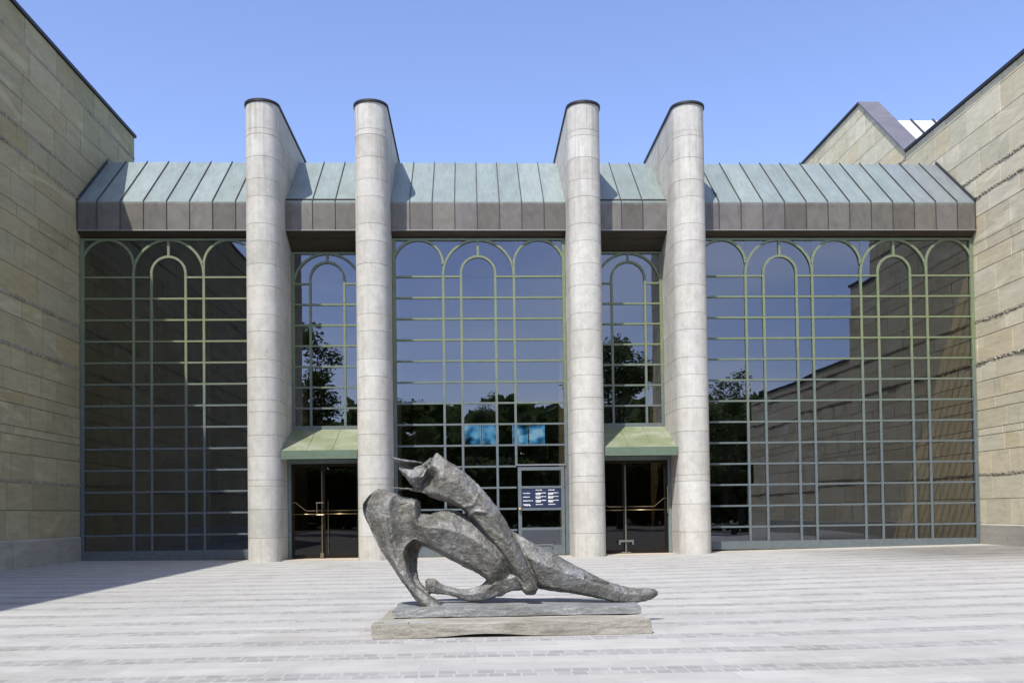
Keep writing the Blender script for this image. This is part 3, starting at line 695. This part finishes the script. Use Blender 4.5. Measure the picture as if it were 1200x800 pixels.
for v_ in bm.verts:
    co=v_.co; nn=v_.normal; dd=0; p=Vector((co.x,co.z)); push=Vector((0,0,0))
    if nn.y<.1:
        for pts,w,d in CR:
            m_=min(seg(p,a_,b_)[0] for a_,b_ in zip(pts,pts[1:]))
            if m_<w: dd-= d*(1-(m_/w)**2)
        for c_,r,d in DN:
            q=(p-c_).length
            if q<r: push.y+= d*(1-(q/r)**2)**1.5*max(0,-nn.y)
    lim=T2(166,215).x
    if nn.y<.2 and p.x<lim and p.y>.9: push.y+=(lim-p.x)*.5*max(0,-nn.y+.2)
    a1=noise.noise(co*6)*.005+noise.noise(co*14+Vector((5,1,2)))*.005+noise.noise(co*34)*.0050+noise.noise(co*70)*.0034
    rg=abs(noise.noise(co*4.5+Vector((9,3,1)))); a1+= (.010*(1-min(1,rg*7)) if rg<.14 else 0)*-.25
    nv.append(co+nn*(a1+dd)+push)
for v_,c_ in zip(bm.verts,nv): v_.co=c_
bm.to_mesh(me2); bm.free()
me2.materials.clear(); me2.materials.append(M_bronze)
me2.polygons.foreach_set('use_smooth',[True]*len(me2.polygons))
sc_=thing('bronze_sculpture','abstract grey bronze of a fallen rider and horse, angular limbs stretched along a slab','sculpture',(.5,YC,.14))
fo=bpy.data.objects.new('figure',me2); C.objects.link(fo); fo.parent=sc_; fo.matrix_parent_inverse=Matrix.Translation((.5,YC,.14)).inverted()
# bronze slab beneath the figure: gently irregular
def slab(name,x0,x1,y0,y1,z0,z1,mats,parent,seed,nx=90,ny=20,under=None,tilt=0,rag=.012,top=None):
    b=MB(); P={}
    def pt(i,j,k_):
        fx=i/nx; fy=j/ny; x=x0+(x1-x0)*fx; y=y0+(y1-y0)*fy+tilt*(x-x0); z=z1 if k_ else z0
        e=noise.noise((x*2.2,y*2.2+k_*.7,seed))*rag; e2=noise.noise((x*7,y*7,seed+z*9))*rag*.5
        if i in(0,nx): x+=(noise.noise((y*4,z*9,seed))*rag*1.8)
        if j==0: y+=(noise.noise((x*3,z*8,seed+3))*rag*1.3+noise.noise((x*15,z*20,seed+3))*rag*.35)
        z+= e+e2 if k_ else 0
        if k_ and top: z+=top(fx,fy)
        if not k_ and under: z+=under(fx,fy)
        return (x,y,z)
    for k_ in(0,1):
        for i in range(nx):
            for j in range(ny): b.face([pt(i,j,k_),pt(i+1,j,k_),pt(i+1,j+1,k_),pt(i,j+1,k_)])
    nz=5
    def lerp(a_,c_,f): return tuple(a_[q]*(1-f)+c_[q]*f for q in range(3))
    def side(seq):
        for (i,j),(i2,j2) in zip(seq,seq[1:]):
            for q in range(nz):
                def S_(i_,j_,f):
                    p=lerp(pt(i_,j_,0),pt(i_,j_,1),f); w=0 if f in(0,1) else 1
                    o_=noise.noise((p[0]*11,p[1]*11,p[2]*30+seed))*rag*.45*w
                    return (p[0]+(o_ if i_ in(0,nx) else 0),p[1]+(o_ if j_ in(0,ny) else 0),p[2])
                b.face([S_(i,j,q/nz),S_(i2,j2,q/nz),S_(i2,j2,(q+1)/nz),S_(i,j,(q+1)/nz)])
    side([(i,0) for i in range(nx+1)]); side([(i,ny) for i in range(nx+1)]); side([(0,j) for j in range(ny+1)]); side([(nx,j) for j in range(ny+1)])
    o=b.build(name,mats,parent,fix=False)
    bm=bmesh.new(); bm.from_mesh(o.data); bmesh.ops.remove_doubles(bm,verts=bm.verts,dist=.0004); bmesh.ops.recalc_face_normals(bm,faces=bm.faces); bm.to_mesh(o.data); bm.free()
    return o
slab('base',-.90,1.86,10.13,11.10,.15,.243,M_bbase,sc_,5,under=lambda fx,fy:-.004,top=lambda fx,fy:(.012*math.sin(fx*5)-.02*max(0,(.12-fx))/.12))
b=MB(); b.prism([(-.36,10.45),(.02,10.42),(-.02,10.62),(-.3,10.66)],.235,.262); b.build('foot_wedge',M_bbase,sc_)

# plinth under the sculpture: weathered beam edge with paving stones let into its top
M_beam=mat('weathered stone kerb beam',rough=.85); k=N(M_beam)
v=k.coord(scale=(.35,1,2.2)); n1=k.noise(v,5,6,.72,.6); n2=k.noise(k.coord(scale=(.6,1,1)),1.7,4,.6); n3=k.noise(k.coord(),50,3,.7)
c=k.ramp(n1,[(.30,(.15,.14,.11)),(.46,(.26,.245,.20)),(.62,(.35,.335,.285)),(.78,(.42,.405,.36))])
c=k.mix(c,(.55,.50,.38),k.math('MULTIPLY',k.ramp(n2,[(.50,0),(.66,1)]),.5),'MULTIPLY'); c=k.mix(c,k.ramp(n3,[(.3,.82),(.7,1.12)]),1,'MULTIPLY')
k.base(c); k.bump(k.mix(n1,n3,.4),.6,.03)
M_settd=mat('grey sett',rough=.85); k=N(M_settd); n=k.noise(k.coord(),12,4,.7); k.base(k.ramp(n,[(.3,(.22,.22,.215)),(.7,(.33,.325,.31))]))
pl=thing('stone_plinth','low pale stone plinth with worn brownish front edge under the bronze sculpture','plinth',(.4,10.3,0))
slab('edge_beam',-1.06,1.855,9.49,9.75,.0,.143,M_beam,pl,9,ny=6,tilt=.012,rag=.010,under=lambda fx,fy:(.034*math.exp(-((fx-.40)/.14)**2) +.004))
slab('top',-1.03,1.84,9.757,11.35,.0,.135,M_beam,pl,12,rag=.006,tilt=.012)
for i in range(6):
    b=MB(); x=-.98+i*.0; 
    if i<2:
        xx=-.95+i*.30; b.box(xx,xx+.25,9.62,9.75,.12,.148); b.build('inset_sett',M_settd,pl)

# ------------------------------------------------------------------ surroundings seen in the glass
M_leaf=mat('tree leaves',rough=.6); k=N(M_leaf); t=k.attr('tone'); k.base(k.ramp(t,[(0,(.06,.09,.025)),(.5,(.10,.14,.045)),(1,(.15,.19,.07))]))
_nt=M_leaf.node_tree; _tl=_nt.nodes.new('ShaderNodeBsdfTranslucent'); _mx=_nt.nodes.new('ShaderNodeMixShader'); _mx.inputs[0].default_value=.45
_b=_nt.nodes['Principled BSDF']; _src=_b.inputs['Base Color'].links[0].from_socket; _nt.links.new(_src,_tl.inputs[0]); _nt.links.new(_b.outputs[0],_mx.inputs[1]); _nt.links.new(_tl.outputs[0],_mx.inputs[2]); _nt.links.new(_mx.outputs[0],_nt.nodes['Material Output'].inputs[0])
M_bark=mat('bark',(.09,.07,.05),.9)
def tree(x,y,h,rx,label,group,seed,n=10000,trunk=.25,cz=.58):
    rnd=random.Random(seed)
    o=thing('tree',label,'tree',(x,y,-.05),group)
    b=MB(); zc=h*cz
    b.tube([(x,y,-.1),(x+.1,y,h*.25),(x-.1,y+.1,h*.5),(x,y,h*.8)],[trunk,trunk*.8,trunk*.55,trunk*.15],8)
    lobes=[]
    for i in range(20):
        a=rnd.uniform(0,6.28); e=rnd.uniform(-1,1); rr=rnd.uniform(.35,.85)
        hz=(h-zc)*.93
        c_=Vector((x+math.cos(a)*rx*rr*math.sqrt(1-e*e*.8), y+math.sin(a)*rx*rr*math.sqrt(1-e*e*.8), zc+e*hz*.86))
        lobes.append((c_,rx*rnd.uniform(.24,.42)))
        if i%2: b.tube([(x,y,h*rnd.uniform(.22,.6)),tuple((Vector((x,y,c_.z*.8))+c_)/2),tuple(c_)],[trunk*.35,trunk*.2,.02],6)
    b.build('trunk',M_bark,o)
    f=MB()
    for i in range(n):
        c_,r=rnd.choice(lobes); d=Vector((rnd.gauss(0,1),rnd.gauss(0,1),rnd.gauss(0,1))).normalized()*r*rnd.uniform(.45,1.12)
        p=c_+Vector((d.x,d.y,d.z*.8)); s=rnd.uniform(.07,.19); u=Vector((rnd.gauss(0,1),rnd.gauss(0,1),rnd.gauss(0,.5))).normalized(); w=u.orthogonal().normalized()*rnd.uniform(.5,1)
        f.face([p-u*s,p-w*s*.6,p+u*s,p+w*s*.6],0,rnd.random())
    f.build('crown',M_leaf,o,fix=False)
tree(-12.4,-8,16.2,3.3,'tall leafy tree mirrored in the narrow left window','trees facing the museum',1,cz=.6)
tree(9.6,-6,14.3,3.6,'dense tree mirrored in the narrow right window','trees facing the museum',2,n=12000,cz=.5)
tree(20.0,-16,11.6,3.4,'round tree mirrored in the widest window beside the fourth pier','trees facing the museum',3)
tree(-8.0,-44,14.2,4.2,'broad tree mirrored low in the left part of the middle window','trees facing the museum',4)
tree(.6,-46,14.6,3.4,'small dark treetop mirrored in the centre of the middle window','trees facing the museum',5)
tree(-22,-40,13,6,'far tree mirrored behind the left pier','trees facing the museum',6)
tree(13.5,-44,12.5,5,'far tree mirrored behind the third pier','trees facing the museum',8)
tree(26,-34,13,6,'far broad tree mirrored low in the widest window','trees facing the museum',9)
rnd=random.Random(77); f=MB()
for i in range(15000):
    x=rnd.uniform(-45,50); y=rnd.uniform(-33,-30); z=rnd.uniform(0,1)**.7*(5.6+1.0*noise.noise((x*.2,0,3)))
    p=Vector((x,y,z)); s=rnd.uniform(.3,.75); u=Vector((rnd.gauss(0,1),rnd.gauss(0,.6),rnd.gauss(0,1))).normalized(); w=u.orthogonal().normalized()
    f.face([p-u*s,p-w*s*.7,p+u*s,p+w*s*.7],0,rnd.random())
hg=f.build('hedge',M_leaf,fix=False); tag(hg,'long dark hedge mirrored along the bottom of the middle window','hedge')
# wooded skyline far off, one mass
f=MB()
for i in range(17000):
    a=rnd.uniform(-1.1,1.1); d_=rnd.uniform(120,150); x=math.sin(a)*d_; y=-math.cos(a)*d_; z=rnd.uniform(0,1)**.6*(22+5*noise.noise((a*6,1,5)))
    p=Vector((x,y,z)); s=rnd.uniform(.9,2.0); u=Vector((rnd.gauss(0,1),rnd.gauss(0,.6),rnd.gauss(0,1))).normalized(); w=u.orthogonal().normalized()
    f.face([p-u*s,p-w*s*.7,p+u*s,p+w*s*.7],0,rnd.random())
wd=f.build('woodland',M_leaf,fix=False); wd['kind']='stuff'; tag(wd,'distant dark woodland skyline mirrored in the glass','woodland')
# ------------------------------------------------------------------ light, sky, camera
sd=Vector((-.52,-1,1.57)).normalized()
el=math.asin(sd.z); az=math.atan2(sd.x,sd.y)
L=bpy.data.lights.new('sun','SUN'); L.energy=3.9; L.angle=R_(.53); L.color=(1,.955,.89)
lo=bpy.data.objects.new('sun',L); C.objects.link(lo); lo.rotation_euler=sd.to_track_quat('Z','Y').to_euler(); lo.location=(-20,-20,40)
W_=bpy.data.worlds.new('World'); S.world=W_; W_.use_nodes=True; nt=W_.node_tree; bg=nt.nodes['Background']
sk=nt.nodes.new('ShaderNodeTexSky'); sk.sky_type='NISHITA'; sk.sun_disc=False; sk.sun_elevation=el; sk.sun_rotation=az%(2*math.pi); sk.altitude=500; sk.air_density=1.0; sk.dust_density=1.1; sk.ozone_density=2.2
hs=nt.nodes.new('ShaderNodeMix'); hs.data_type='RGBA'; hs.blend_type='MULTIPLY'; hs.inputs[0].default_value=1; hs.inputs[7].default_value=(1.11,1.03,1.18,1)
nt.links.new(sk.outputs[0],hs.inputs[6])
# thin fair weather cloud veils, mostly in the southern half of the sky
tc=nt.nodes.new('ShaderNodeTexCoord'); mp=nt.nodes.new('ShaderNodeMapping'); mp.inputs['Scale'].default_value=(1.2,1.2,3.4); nt.links.new(tc.outputs['Generated'],mp.inputs[0])
no=nt.nodes.new('ShaderNodeTexNoise'); no.inputs['Scale'].default_value=2.2; no.inputs['Detail'].default_value=7; no.inputs['Roughness'].default_value=.55; no.inputs['Distortion'].default_value=.5; nt.links.new(mp.outputs[0],no.inputs['Vector'])
rp=nt.nodes.new('ShaderNodeValToRGB'); rp.color_ramp.elements[0].position=.40; rp.color_ramp.elements[1].position=.74; nt.links.new(no.outputs['Fac'],rp.inputs[0])
sx=nt.nodes.new('ShaderNodeSeparateXYZ'); nt.links.new(tc.outputs['Generated'],sx.inputs[0])
mr=nt.nodes.new('ShaderNodeMapRange'); mr.inputs['From Min'].default_value=.1; mr.inputs['From Max'].default_value=-.5; mr.inputs['To Max'].default_value=.5; nt.links.new(sx.outputs['Y'],mr.inputs['Value'])
mm=nt.nodes.new('ShaderNodeMath'); mm.operation='MULTIPLY'; nt.links.new(rp.outputs[0],mm.inputs[0]); nt.links.new(mr.outputs[0],mm.inputs[1])
cm=nt.nodes.new('ShaderNodeMix'); cm.data_type='RGBA'; nt.links.new(mm.outputs[0],cm.inputs[0]); nt.links.new(hs.outputs[2],cm.inputs[6]); cm.inputs[7].default_value=(8,8.3,9,1)
nt.links.new(cm.outputs[2],bg.inputs['Color']); bg.inputs['Strength'].default_value=.15

cam=bpy.data.cameras.new('camera'); co=bpy.data.objects.new('camera',cam); C.objects.link(co); S.camera=co
yw,pi_,ro=R_(2.4356),R_(1.4674),R_(-.7709)
fwd=Vector((math.sin(yw)*math.cos(pi_),math.cos(yw)*math.cos(pi_),math.sin(pi_))); rt=Vector((math.cos(yw),-math.sin(yw),0)); up=rt.cross(fwd)
r2=rt*math.cos(ro)+up*math.sin(ro); u2=up*math.cos(ro)-rt*math.sin(ro)
co.matrix_world=Matrix.Translation((0,0,1.29))@Matrix((r2,u2,-fwd)).transposed().to_4x4()
cam.sensor_width=36; cam.lens=36*1070/1200; cam.shift_y=(572.44-400)/1200; cam.clip_start=.1; cam.clip_end=6000
S.view_settings.view_transform='Standard'; S.view_settings.look='None'; S.view_settings.gamma=1; S.view_settings.exposure=.64
S.view_settings.use_curve_mapping=False
S.render.engine='CYCLES'
